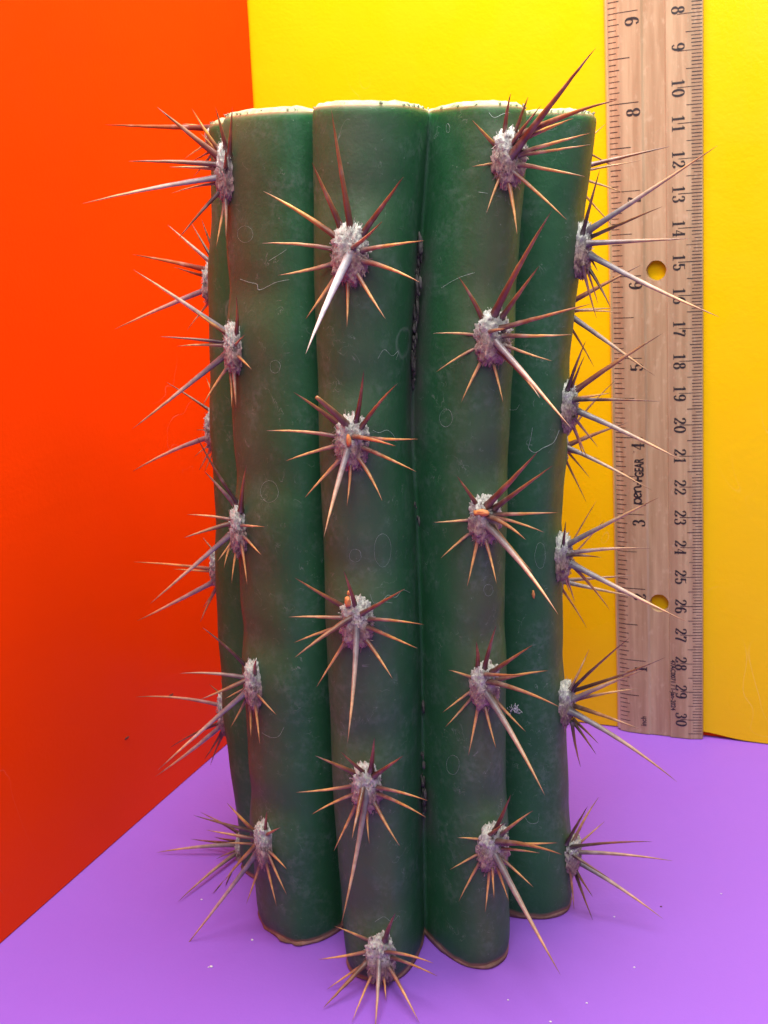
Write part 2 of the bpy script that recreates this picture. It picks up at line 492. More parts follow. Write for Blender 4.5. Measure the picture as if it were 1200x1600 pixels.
def font_text(txt, name, place, bold=0.0, sx=1.0, shear=0.0, size=1.0):
    cu = bpy.data.curves.new('t', 'FONT'); cu.body = txt; cu.size = 1.0; cu.offset = bold; cu.shear = shear
    cu.resolution_u = 3
    o = bpy.data.objects.new('t', cu); COL.objects.link(o)
    dg = bpy.context.evaluated_depsgraph_get()
    me = bpy.data.meshes.new_from_object(o.evaluated_get(dg))
    bpy.data.objects.remove(o)
    vs = []
    for v_ in me.vertices:
        u, s = place(v_.co.x * sx * size, v_.co.y * size)
        vs.append(rpos(u, s, 0.004))
    fs = [tuple(p.vertices) for p in me.polygons]
    bpy.data.meshes.remove(me)
    return mk(name, rlocal(vs), fs, M_INK, ruler, smooth=False)
# maker's mark, reads upwards: script 'pen', plus sign, bold condensed capitals
def brush(strokes, w, mapper, name):
    polys = []
    for st in strokes:
        for (x0, y0), (x1, y1) in zip(st, st[1:]):
            dx, dy = x1 - x0, y1 - y0; L = math.hypot(dx, dy) or 1
            wd = w * (0.9 + 0.3 * abs(dy) / L)
            nx, ny = -dy / L * wd / 2, dx / L * wd / 2; ex, ey = dx / L * w * .2, dy / L * w * .2
            polys.append([(x0 + nx - ex, y0 + ny - ey), (x0 - nx - ex, y0 - ny - ey), (x1 - nx + ex, y1 - ny + ey), (x1 + nx + ex, y1 + ny + ey)])
    return put_polys(name, polys, mapper)
S0 = 8.05
mp = lambda x, y: (0.93 - y, S0 + x)
brush([[(.03, -.12), (.07, .25)], arc(.15, .12, .09, .115, 150, -170, 16),
       [(.26, .10), (.40, .17)] + arc(.34, .12, .07, .115, 40, 320, 14),
       [(.45, .22), (.47, .01)], arc(.55, .12, .07, .11, 150, 20, 8) + [(.62, .06), (.64, .01), (.69, .04)]], 0.05, mp, 'printed_word')
brush([[(.70, .11), (.94, .11)]], 0.08, mp, 'printed_sign')
brush([[(.82, -.02), (.82, .24)]], 0.06, mp, 'printed_sign')
font_text('GEAR', 'printed_word', lambda x, y: (1.00 - y, S0 + 0.93 + x), bold=0.035, sx=0.62, size=0.40)
font_text('TM', 'printed_word', lambda x, y: (0.73 - y, S0 + 1.72 + x), bold=0.0, sx=0.8, size=0.07)
font_text('47AC0071 / 1-Jan-2024', 'printed_code', lambda x, y: (1.825 + y, 2.80 - x), bold=0.03, sx=0.88, size=0.215)
font_text('inch', 'printed_word', lambda x, y: (0.99 - y, 0.30 + x), bold=0.02, sx=0.85, size=0.26)

# ------------------------------------------------------------------ cactus
HZ = [0, 5, 10, 15, 20]
AX = lambda z: -11.5 + 0.068 * z
AY = 24.2
def polar(deg, r):
    a = math.radians(deg)
    return (lambda z: (AX(z) + r * math.cos(a), AY + r * math.sin(a)))
CRX = {   # crest tracks of the ribs in view, X and Y in cm at heights HZ
 'c': ([-10.25, -10.27, -10.12, -9.85, -9.40], [19.95, 19.95, 19.95, 19.95, 20.0], -76),
 'rf': ([-7.85, -7.87, -7.70, -7.28, -6.72], [21.4] * 5, -40),
 'r': ([-6.82, -6.90, -6.84, -6.42, -5.74], [24.3] * 5, 1),
 'lf': ([-13.86, -13.80, -13.68, -13.42, -13.12], [20.80, 21.0, 21.2, 21.3, 21.35], -120),
 'fl': ([-16.25, -16.32, -15.95, -15.50, -14.85], [23.8] * 5, -174),
}
RIBS = ['c', 'rf', 'r', 'b1', 'b2', 'b3', 'fl', 'lf']
BD = {'b1': 47, 'b2': 94, 'b3': 141}
VAL = [('p', -54, 2.75), ('p', -15, 3.0), ('p', 24, 3.0), ('p', 70, 2.9), ('p', 117, 2.9), ('p', 162, 3.0), ('p', -154, 3.0), ('p', -102, 2.62)]  # after each rib
def crest(k, z):
    if k in CRX:
        xs, ys, _ = CRX[k]
        return Vector((tab(HZ, xs, z), tab(HZ, ys, z)))
    x, y = polar(BD[k], 4.35 if k == 'b1' else 4.7 - .01 * z)(z); return Vector((x, y))
def cdir(k):
    a = math.radians(CRX[k][2] if k in CRX else BD[k]); return Vector((math.cos(a), math.sin(a)))
def valley(i, z):
    _, a, r = VAL[i]
    x, y = polar(a, r)(z)
    if i == 0:   # the cleft in view wanders
        x += tab([0, 3.5, 7, 10.4, 13, 16, 19.4], [-.08, -.15, -.2, -.32, -.45, -.32, -.08], z)
    if i == 1: x -= 0.18
    return Vector((x, y))
def bez(p0, p1, p2, p3, t):
    s = 1 - t
    return p0 * s ** 3 + p1 * 3 * s * s * t + p2 * 3 * s * t * t + p3 * t ** 3
NS = 15
# areole picture rows per rib: filled below; heights of each rib's areoles give gentle notches
AR = {
 'c': [(547, 397, 30, 45), (550, 690, 27, 42), (558, 972, 26, 41), (573, 1230, 24, 40), (595, 1497, 24, 42)],
 'rf': [(795, 248, 27, 43), (770, 528, 27, 42), (757, 812, 24, 38), (757, 1070, 22, 38), (770, 1325, 24, 40)],
 'lf': [(352, 270, 19, 44), (366, 545, 18, 40), (374, 828, 18, 40), (397, 1070, 17, 40), (413, 1318, 17, 38)],
 'fl': [(338, 214, 9, 16), (331, 445, 9, 34), (338, 672, 9, 34), (342, 885, 9, 32), (353, 1112, 10, 36), (374, 1330, 10, 36)],
 'r': [(919, 390, 13, 42), (896, 636, 14, 38), (887, 870, 14, 38), (887, 1098, 14, 36), (895, 1335, 14, 32)],
 'b1': [(905, 262, 0, 0), (890, 478, 0, 0), (880, 700, 0, 0), (876, 912, 0, 0)],
}
def crest_at_px(k, py):
    lo, hi = -1.0, 21.5
    for _ in range(40):
        m = (lo + hi) / 2; c = crest(k, m)
        if px_of((c.x, c.y, m))[1] > py: lo = m
        else: hi = m
    return (lo + hi) / 2
ARZ = {k: [crest_at_px(k, a[1]) for a in v] for k, v in AR.items()}
ARZ['b2'] = [2.2, 6.4, 10.6, 14.8]
ARZ['b3'] = [1.6, 5.4, 9.4, 13.3, 17.2]

def contour(z):
    """closed ring of (x, y, crestness, ribindex)"""
    pts = []
    for i, k in enumerate(RIBS):
        P = crest(k, z); dr = cdir(k)
        # notch above each areole, swelling under it
        bump = 0
        for az in ARZ.get(k, []):
            d = z - az
            bump += (0.35 if k in ('fl', 'r') else 0.7) * (0.10 * math.exp(-(d / 0.75) ** 2) - 0.09 * math.exp(-((d - 1.05) / 0.5) ** 2))
        P = P + dr * (bump - 0.02)
        V0 = valley((i - 1) % 8, z); V1 = valley(i, z)
        halves = []
        for hi_, Vv in enumerate((V0, V1)):
            rel = P - Vv; h = rel.dot(dr); L = rel - dr * h
            ln = L.length or 1
            Lh = L / ln
            kf = 0.80; bl = 0.16; hk = .62
            if k == 'c' and hi_ == 0: bl = tab(HZ, [-.25, .15, .42, .60, .50], z)
            if k == 'rf' and hi_ == 1: kf = 0.50; bl = tab(HZ, [.05, -.10, -.22, -.15, .0], z)
            if (k == 'c' and hi_ == 1) or (k == 'rf' and hi_ == 0): bl = .04; hk = .50
            if k == 'lf' and hi_ == 1: bl = .24; kf = .93
            c1 = Vv + dr * h * hk - Lh * ln * bl
            c2 = P - L * kf
            halves.append([bez(Vv, c1, c2, P, t / NS) for t in range(NS + 1)])
        a = halves[0]; b = halves[1][::-1]
        for t in range(NS): pts.append((a[t].x, a[t].y, t / NS, i))
        for t in range(NS): pts.append((b[t].x, b[t].y, 1 - t / NS, i))
    return pts
def ztop(x, y): return 19.44 - 0.072 * (x + 9.5) - 0.0 * y
def zbot(x, y, cr): 
    return 0.03 + 0.10 * (1 - cr) + 0.16 * max(0, noise.noise(V(x * 1.1, y * 1.1, 3)) + .1) + .03 * noise.noise(V(x * 5, y * 5, 1))
levels = [0, .002, .006, .012, .02] + [0.02 + 0.965 * i / 150 for i in range(1, 151)] + [.988, .991, .9935, .996, .998, 1.0]
body_v = []; body_f = []; body_c = []
ringn = None
for j, t in enumerate(levels):
    zc = 19.4 * t
    ring = contour(zc)
    ringn = len(ring)
    cx, cy = AX(zc), AY
    for (x, y, cr, ri) in ring:
        zt = ztop(x, y); zb = zbot(x, y, cr)
        z = zb + (zt - zb) * t
        # slight rounding-in of the skin at the cut edges
        inn = 0
        if z - zb < 0.5: inn = 0.07 * (1 - (z - zb) / 0.5) ** 2
        if zt - z < 0.12: inn = max(inn, 0.05 * (1 - (zt - z) / 0.12) ** 2)
        dx, dy = x - cx, y - cy; r_ = math.hypot(dx, dy)
        w_ = 0.035 * noise.noise(V(x * .9, y * .9, z * .35)) + 0.018 * noise.noise(V(x * 2.2, y * 2.2, z * 1.1 + 9))
        x2 = x + dx / r_ * (w_ - inn); y2 = y + dy / r_ * (w_ - inn)
        body_v.append(V(x2, y2, z))
        edge = max(0, 1 - (zt - z) / 0.055) if zt - z < 0.06 else 0
        if z - zb < 0.08: edge = 0.8
        scar = 0
        if (ri == 0 or ri == 1) and cr < 0.32:
            sz = max(sstep(11.9, 13.0, z) * (1 - sstep(16.3, 17.2, z)), sstep(2.6, 3.2, z) * (1 - sstep(4.0, 4.6, z)))
            near = (ri == 0 and x > -9.9) or (ri == 1 and x < -8.4)
            if near: scar = sz * sstep(0.32, 0.18, cr) if False else sz * (1 - sstep(0.12, 0.30, cr)) * (0.5 + 0.5 * noise.noise(V(x * 8, y * 8, z * 3)))
        body_c.append((cr, edge, max(0, scar)))
for j in range(len(levels) - 1):
    for i in range(ringn):
        a = j * ringn + i; b = j * ringn + (i + 1) % ringn
        body_f.append((a, b, b + ringn, a + ringn))
BASE = V(-11.5, 24.2, 0)
cactus = empty('cactus', BASE)
tag(cactus, 'cut section of dark green ribbed columnar cactus with long brown spines', 'cactus')
# cream flesh exposed by the cut at both ends
def cap(name, top):
    base = body_v[-ringn:] if top else body_v[:ringn]
    crs = [c[0] for c in (body_c[-ringn:] if top else body_c[:ringn])]
    cen = V(AX(19.4 if top else 0), AY, 0)
    steps = [(0, 0), (.010, .035), (.03, .08), (.06, .10), (.11, .10), (.2, .07), (.35, .04), (.55, .05), (.75, .06), (.93, .07)]
    vs = []; fs = []
    for (s, dz) in steps:
        for q, p in enumerate(base):
            cr = crs[q]
            x, y = lerp(p.x, cen.x, s), lerp(p.y, cen.y, s)
            nz = noise.noise(V(x * 4, y * 4, 1)) * .035 + noise.noise(V(x * 14, y * 14, 5)) * .03 + noise.noise(V(x * 32, y * 32, 5)) * .015
            amt = dz * (0.35 + 0.65 * sstep(0, .7, cr)) * (1.25 if p.x < -11 else 1.0)
            if top: z = ztop(x, y) + amt + (nz if s > 0.01 else 0)
            else: z = p.z - 0.02 + dz * .3 + abs(nz) * .2 if s > 0.02 else p.z
            vs.append(V(x, y, z))
    ns = len(steps)
    for j in range(ns - 1):
        for i in range(ringn):
            a = j * ringn + i; b = j * ringn + (i + 1) % ringn
            fs.append((a, b, b + ringn, a + ringn))
    vs.append(V(cen.x, cen.y, ztop(cen.x, cen.y) + .1 if top else 0.1))
    for i in range(ringn):
        fs.append(((ns - 1) * ringn + i, (ns - 1) * ringn + (i + 1) % ringn, len(vs) - 1))
    if top: return vs, fs
    return mk(name, [p - BASE for p in vs], fs, M_FLESH, cactus)
cv_, cf_ = cap('', True)
o0 = len(body_v) - ringn
for i, p in enumerate(cv_):
    if i >= ringn: body_v.append(p); body_c.append((0, 0, 0))
nskin = len(body_f)
body_f += [tuple(q + o0 for q in f) for f in cf_]
stem = mk('stem', [p - BASE for p in body_v], body_f, M_SKIN, cactus, cols=body_c)
stem.data.materials.append(M_FLESH)
for i in range(nskin, len(body_f)): stem.data.polygons[i].material_index = 1
topring = body_v[o0:o0 + ringn]
bc_ = cap('cut_face', False); bc_['label'] = 'cut base resting on the purple sheet'

# ragged cream flaps along the rim (torn fibre)
vs = []; fs = []
def flake(p, out, h, w, up=V(0, 0, 1)):
    n = len(vs)
    side = out.cross(up).normalized()
    vs.extend([p - side * w + out * .0, p + side * w, p + side * w * .4 + up * h + out * random.uniform(.0, .06), p - side * w * .5 + up * h * random.uniform(.6, 1) + out * random.uniform(.0, .05), p - out * .06 + up * h * .3])
    fs.extend([(n, n + 1, n + 2, n + 3), (n + 3, n + 2, n + 4)])
for i in range(ringn):
    p = topring[i]; q = topring[(i + 1) % ringn]
    out = V(p.x - AX(19.4), p.y - AY, 0).normalized()
    for _ in range(3):
        if random.random() < (0.7 if (p.x < -12.3 or p.x > -6.2) else 0.12):
            flake(p.lerp(q, random.random()) - out * random.uniform(.0, .05), out, random.uniform(.03, .085), random.uniform(.015, .045))
tag(mk('torn_rim', [p - BASE for p in vs], fs, M_FLESH, cactus), kind='stuff')

from mathutils.bvhtree import BVHTree
bvh = BVHTree.FromPolygons(body_v, body_f)
def hit(px, py, off=0.0):
    o_ = V(0, 0, CAMH); d_ = ray(px, py).normalized()
    loc, nrm, _, _ = bvh.ray_cast(o_, d_)
    if loc is None: return None, None
    if nrm.dot(d_) > 0: nrm = -nrm
    return loc + nrm * off, nrm

# ---- areoles
def pad_mesh(seed, round_=False):
    bm = bmesh.new(); bmesh.ops.create_icosphere(bm, subdivisions=5, radius=1.0)
    vs = []; 
    for v_ in bm.verts:
        c = v_.co
        n1 = noise.noise(c * 2.2 + V(seed, 0, 0)) * .14
        n2 = abs(noise.noise(c * 5 + V(0, seed, 0))) * .30
        n3 = noise.noise(c * 17 + V(0, 0, seed)) * .09
        f = 0.90 + n1 + n2 + n3
        # boxy oval
        e = (abs(c.x) ** 2.6 + abs(c.y) ** 2.6 + abs(c.z) ** 2.6) ** (-1 / 2.6)
        vs.append(c * f * e)
    fs = [tuple(v_.index for v_ in f.verts) for f in bm.faces]
    bm.free()
    # woolly fibres
    rnd = random.Random(seed * 10 + 1)
    for _ in range(150):
        th = rnd.uniform(0, 6.283); zz = rnd.uniform(-1, 1); r = math.sqrt(1 - zz * zz)
        d = V(r * math.cos(th), -abs(r * math.sin(th)), zz)
        if d.y > -0.1: d.y = -0.1
        e = (abs(d.x) ** 2.6 + abs(d.y) ** 2.6 + abs(d.z) ** 2.6) ** (-1 / 2.6)
        p = d * e * 0.98
        t1 = V(rnd.gauss(0, 1), rnd.gauss(0, 1), rnd.gauss(0, 1)).normalized()
        pts = [p]
        dirn = (t1 + d * .55 + V(0, 0, -.3)).normalized()
        for s in range(4):
            dirn = (dirn + V(rnd.gauss(0, .45), rnd.gauss(0, .45), rnd.gauss(0, .45))).normalized()
            pts.append(pts[-1] + dirn * rnd.uniform(.045, .10))
        wdt = rnd.uniform(.012, .03)
        side = d.cross(dirn)
        if side.length < 1e-3: side = V(1, 0, 0)
        side.normalize()
        n = len(vs)
        for q in pts: vs.append(q - side * wdt); vs.append(q + side * wdt); 
        for s in range(4): fs.append((n + 2 * s, n + 2 * s + 1, n + 2 * s + 3, n + 2 * s + 2))
    me = bpy.data.meshes.new('areole')
    SC = 0.01
    me.from_pydata([(a.x * SC, a.y * SC, a.z * SC) for a in vs], [], fs)
    me.polygons.foreach_set('use_smooth', [True] * len(me.polygons))
    me.materials.append(M_WOOL)
    return me
PADS = [pad_mesh(s) for s in (1, 2, 3, 4, 5)]

# each pad's mesh is a unit (1 cm radius) form; the wool colour uses object space so bake the size into the mesh
def place_pad(k, z, hw, hh, depth, idx):
    c = crest(k, z); dr = cdir(k)
    # true crest surface incl. the bump
    pos = V(c.x + dr.x * 0.05, c.y + dr.y * 0.05, z)
    me = PADS[idx % 5].copy()
    me.transform(Matrix.Diagonal((hw, depth, hh, 1)))
    o = bpy.data.objects.new('areole', me); COL.objects.link(o)
    o.parent = cactus
    # -Y of the mesh looks out along the crest direction; lean with the stem
    ang = math.atan2(dr.y, dr.x) + math.pi / 2
    M = Matrix.Rotation(0.068, 4, 'Y') @ Matrix.Rotation(ang, 4, 'Z')
    o.matrix_basis = Matrix.Translation((pos - BASE) * CM) @ M
    Mw = Matrix.Translation(BASE * CM) @ o.matrix_basis
    return o, Mw, pos, dr

SP = {}
# spines: "tip x, tip y, root x, root y [,kind]" in the photograph's pixels, turned below into real points
SP['c'] = ["518,173,548,357,R;488,255,532,353,R;412,299,528,373,T;410,380,520,390;435,430,518,412;478,498,528,428;478,552,545,402,W;542,510,543,440;602,498,558,427;655,441,573,410;662,376,572,390;630,277,568,363,R;597,346,552,386,S",
 "459,613,528,663,R;484,613,543,665,B;568,580,557,655,R;620,600,568,663,R;652,686,575,684;618,697,553,682,S;650,737,573,702;597,782,560,717;542,790,547,725;506,839,545,700,G;477,777,535,715;447,720,525,697;417,673,522,682",
 "461,903,535,947,R;537,892,555,947,R;632,920,568,957,R;662,976,582,968;652,1013,580,982;613,1060,572,1000;543,1160,557,980,G;495,1073,543,997;460,1004,530,980;461,1027,552,963,B;451,964,537,966",
 "493,1181,555,1208,R;533,1175,567,1205,R;585,1153,580,1200,R;630,1181,588,1210,R;463,1238,552,1227;668,1251,595,1232;665,1277,595,1243;624,1321,587,1257;577,1318,574,1263;533,1445,572,1240,G;522,1329,558,1255;488,1272,552,1242;550,1310,567,1230,B",
 "523,1447,573,1468;498,1499,572,1487;511,1546,567,1508;505,1575,575,1502,B;550,1597,583,1520;586,1612,592,1500,G;603,1563,599,1527;655,1598,610,1515;683,1525,617,1498;677,1505,607,1488;618,1427,603,1465,R"]
SP['rf'] = ["798,146,789,208,R;825,152,806,204,R;845,166,798,228,R;930,76,802,240,L;964,156,812,213,L;896,185,812,220,T;922,208,816,238;922,226,818,241;914,276,818,258;885,343,806,272;808,366,794,284;760,333,786,266;738,260,776,254;738,188,779,232,T",
 "716,432,754,500,R;861,331,772,492,L;842,416,787,492,R;922,475,786,512,R;893,523,792,524;862,564,794,541;893,670,775,535,G;843,621,781,550,B;786,628,771,570;721,628,757,557;682,581,748,542;677,521,748,525;790,514,763,518,S",
 "714,744,746,790,R;841,705,763,788,L;863,728,777,791,R;871,801,779,804;850,832,770,808;821,843,763,808,B;872,960,763,824,G;832,894,775,828;776,912,759,846;730,916,748,835;689,872,736,832;678,816,736,812",
 "744,1002,746,1043,R;775,978,758,1041,R;832,1008,772,1048,R;820,1054,755,1053,S;856,1048,781,1062;873,1104,766,1066,B;821,1143,774,1094;851,1242,761,1085,G;775,1169,759,1107;732,1180,748,1098;696,1136,737,1090;692,1113,738,1079;701,1047,740,1060",
 "798,1242,773,1297,R;787,1286,763,1305,R;832,1267,788,1300;870,1317,790,1318;877,1335,777,1315,B;843,1333,790,1327;833,1386,790,1347;875,1522,775,1337,G;795,1408,777,1357;772,1403,769,1353;758,1425,765,1357;717,1408,753,1343;703,1359,750,1333;715,1309,753,1313"]
SP['lf'] = ["246,168,352,248,L;300,170,350,237,T;313,208,346,240;337,169,358,225,R;363,168,365,237,R;202,252,342,257,L;265,261,338,264;130,318,345,277,G;268,302,335,287;278,374,343,300,D;338,385,350,323;353,372,357,300,P;353,232,359,262,S",
 "209,422,358,518,G;300,483,353,520,T;369,463,375,520,R;382,524,372,542,S;251,526,360,535,D;277,541,347,540;207,670,357,555,G;317,633,357,573;369,638,370,567,P;362,637,365,577;393,577,377,555",
 "308,683,375,783,D;320,737,368,783,P;385,727,383,793,R;413,823,387,820;293,804,360,812;288,840,372,815,B;235,943,357,838,G;340,877,365,843;350,887,362,846;362,910,377,850;386,913,382,843;408,867,390,840",
 "317,981,387,1037,D;401,1031,404,1052,S;282,1052,387,1058,P;313,1093,393,1060,B;248,1202,390,1080,G;352,1092,383,1078;360,1137,387,1097;392,1152,397,1103;406,1163,403,1090;432,1117,408,1083",
 "355,1255,402,1297,T;303,1274,403,1298,D;417,1267,420,1296,R;438,1293,420,1303,S;323,1297,400,1308;352,1317,400,1317;285,1485,407,1330,G;350,1377,412,1313,B;385,1412,412,1347;432,1415,420,1340;448,1398,425,1333;448,1358,427,1330"]
SP['fl'] = ["165,195,335,200,L;285,193,334,201;287,249,330,222;302,277,332,240,D;300,252,333,234,D",
 "263,352,332,412,P;300,350,332,404,D;315,343,333,390,D;208,398,327,423,L;272,417,328,433,D;180,514,328,450,G;292,516,332,465;330,528,333,473,D",
 "260,597,340,650,D;322,590,342,637;307,672,338,670,D;208,736,333,682,G;311,735,337,687;320,737,338,697;303,714,336,690",
 "317,840,342,870,D;209,878,338,890;270,889,337,893;215,970,337,907,G;317,950,338,917;313,972,338,920",
 "212,1089,353,1105,P;327,1069,353,1090,D;345,1060,354,1097;243,1213,350,1130,G;266,1168,350,1128,D;320,1186,350,1137,D;329,1195,353,1140,D",
 "313,1269,370,1300,D;335,1308,373,1315,D;298,1311,370,1318,D;245,1332,370,1320,G;338,1342,375,1327,D;279,1408,375,1330,P;332,1396,375,1343,D;352,1384,376,1343,D"]
SP['r'] = ["937,266,912,358,D;1119,229,920,360,G;1034,323,920,372,D;1076,373,924,380,P;1123,495,926,400,G;954,481,918,418,D;932,497,912,420;934,474,915,416;934,424,920,400,D",
 "915,533,889,603,D;913,557,891,614,D;1034,522,900,610,L;1030,627,902,625,D;953,614,904,622;1067,720,904,643,G;934,698,900,656;918,717,893,658;911,713,890,656",
 "884,815,880,850,D;1028,778,889,850,G;1016,857,890,865,P;939,871,892,868,D;1070,970,897,883,G;898,940,884,896;890,925,880,893;952,952,895,885",
 "920,1015,893,1072;983,997,895,1076,D;1038,1028,889,1081,D;1008,1046,902,1090,P;997,1076,905,1092;999,1139,887,1100,B;1057,1221,895,1114,G;931,1178,898,1131,D;935,1162,900,1128,D;907,1198,895,1134,D;879,1175,880,1120",
 "918,1260,887,1315,D;935,1246,897,1313;944,1284,903,1320;1018,1315,897,1323,D;1050,1345,903,1332,P;1035,1435,903,1347,G;952,1372,890,1332,D;926,1401,900,1360,D;926,1437,898,1360,D;897,1420,889,1347"]
SP['b1'] = ["960,260,925,178,D;946,194,925,220;1046,229,905,268,L;1000,251,905,280;976,302,905,290;958,354,905,300",
 "1000,415,892,475,L;964,488,892,494;956,482,892,500;1023,587,890,500,G;928,573,895,530",
 "979,661,880,702,L;961,595,880,690;1018,766,876,690,G;937,717,876,705;922,747,880,690;916,784,880,710",
 "931,784,876,890;944,813,880,880;988,899,876,905,P;990,932,872,900,G;917,981,876,905"]

def spine_geo(b, tip, r0, kind, seed, curve=None):
    """tapered, slightly curved horn from b to tip; returns verts, faces, colours"""
    rnd = random.Random(seed)
    ax = tip - b; L = ax.length; d = ax / L
    s1 = d.orthogonal().normalized(); s2 = d.cross(s1)
    cv = (s1 * rnd.uniform(-1, 1) + s2 * rnd.uniform(-1, 1) + V(0, 0, 0.5)) * L * 0.022
    pal = {
     'R': [(.06, .030, .027), (.17, .055, .030), (.31, .115, .042), (.37, .15, .045), (.09, .035, .02)],
     'L': [(.07, .03, .03), (.20, .055, .03), (.34, .12, .04), (.30, .12, .04), (.07, .025, .018)],
     'N': [(.085, .06, .065), (.34, .15, .09), (.64, .32, .10), (.66, .36, .12), (.18, .055, .025)],
     'T': [(.07, .03, .03), (.24, .08, .035), (.66, .31, .06), (.70, .38, .09), (.18, .055, .02)],
     'B': [(.09, .055, .05), (.17, .08, .045), (.34, .15, .06), (.44, .21, .08), (.20, .08, .04)],
     'G': [(.13, .12, .14), (.28, .235, .24), (.54, .37, .27), (.66, .37, .17), (.16, .05, .03)],
     'D': [(.04, .03, .035), (.08, .035, .03), (.22, .09, .04), (.26, .10, .045), (.05, .02, .018)],
     'P': [(.12, .09, .10), (.28, .18, .17), (.48, .28, .18), (.46, .23, .10), (.12, .04, .03)],
     'W': [(.30, .28, .28), (.60, .57, .56), (.78, .72, .68), (.80, .72, .64), (.40, .28, .22)],
     'S': [(.10, .05, .04), (.26, .10, .045), (.44, .17, .06), (.42, .18, .07), (.14, .05, .03)],
    }[kind]
    k = rnd.uniform(.85, 1.18)
    nr, nsd = 17, 8
    vs = []; fs = []; cs = []
    flat = rnd.uniform(0.8, 1.0)
    for j in range(nr):
        t = j / (nr - 1)
        r = r0 * (1 - t) ** 0.82 * (1 + 0.35 * math.exp(-(t / 0.05) ** 2)) + 0.0025
        c = b + ax * t + cv * (4 * t * (1 - t))
        q = t * 4; i0 = min(3, int(q)); f = q - i0
        bd = rnd.uniform(.82, 1.14); col = [lerp(pal[i0][m], pal[i0 + 1][m], f) * k * bd for m in range(3)]
        r *= rnd.uniform(.95, 1.05); c = c + s2 * (rnd.uniform(-1, 1) * .004)
        for a in range(nsd):
            an = 2 * math.pi * a / nsd
            vs.append(c + (s1 * math.cos(an) + s2 * math.sin(an) * flat) * r); cs.append(col)
    for j in range(nr - 1):
        for a in range(nsd):
            x = j * nsd + a; y = j * nsd + (a + 1) % nsd
            fs.append((x, y, y + nsd, x + nsd))
    vs.append(b + ax * 1.012); cs.append(cs[-1])
    for a in range(nsd): fs.append(((nr - 1) * nsd + a, (nr - 1) * nsd + (a + 1) % nsd, len(vs) - 1))
    return vs, fs, cs
made = 0
over = ([], [], [])
def add_over(vs, fs, cs):
    n = len(over[0]); over[0].extend(vs); over[2].extend(cs)
    over[1].extend([tuple(i + n for i in f) for f in fs])
WID = {'R': .062, 'L': .080, 'N': .048, 'T': .060, 'B': .070, 'G': .074, 'D': .052, 'P': .062, 'S': .055, 'W': .088}
PADPOS = {}
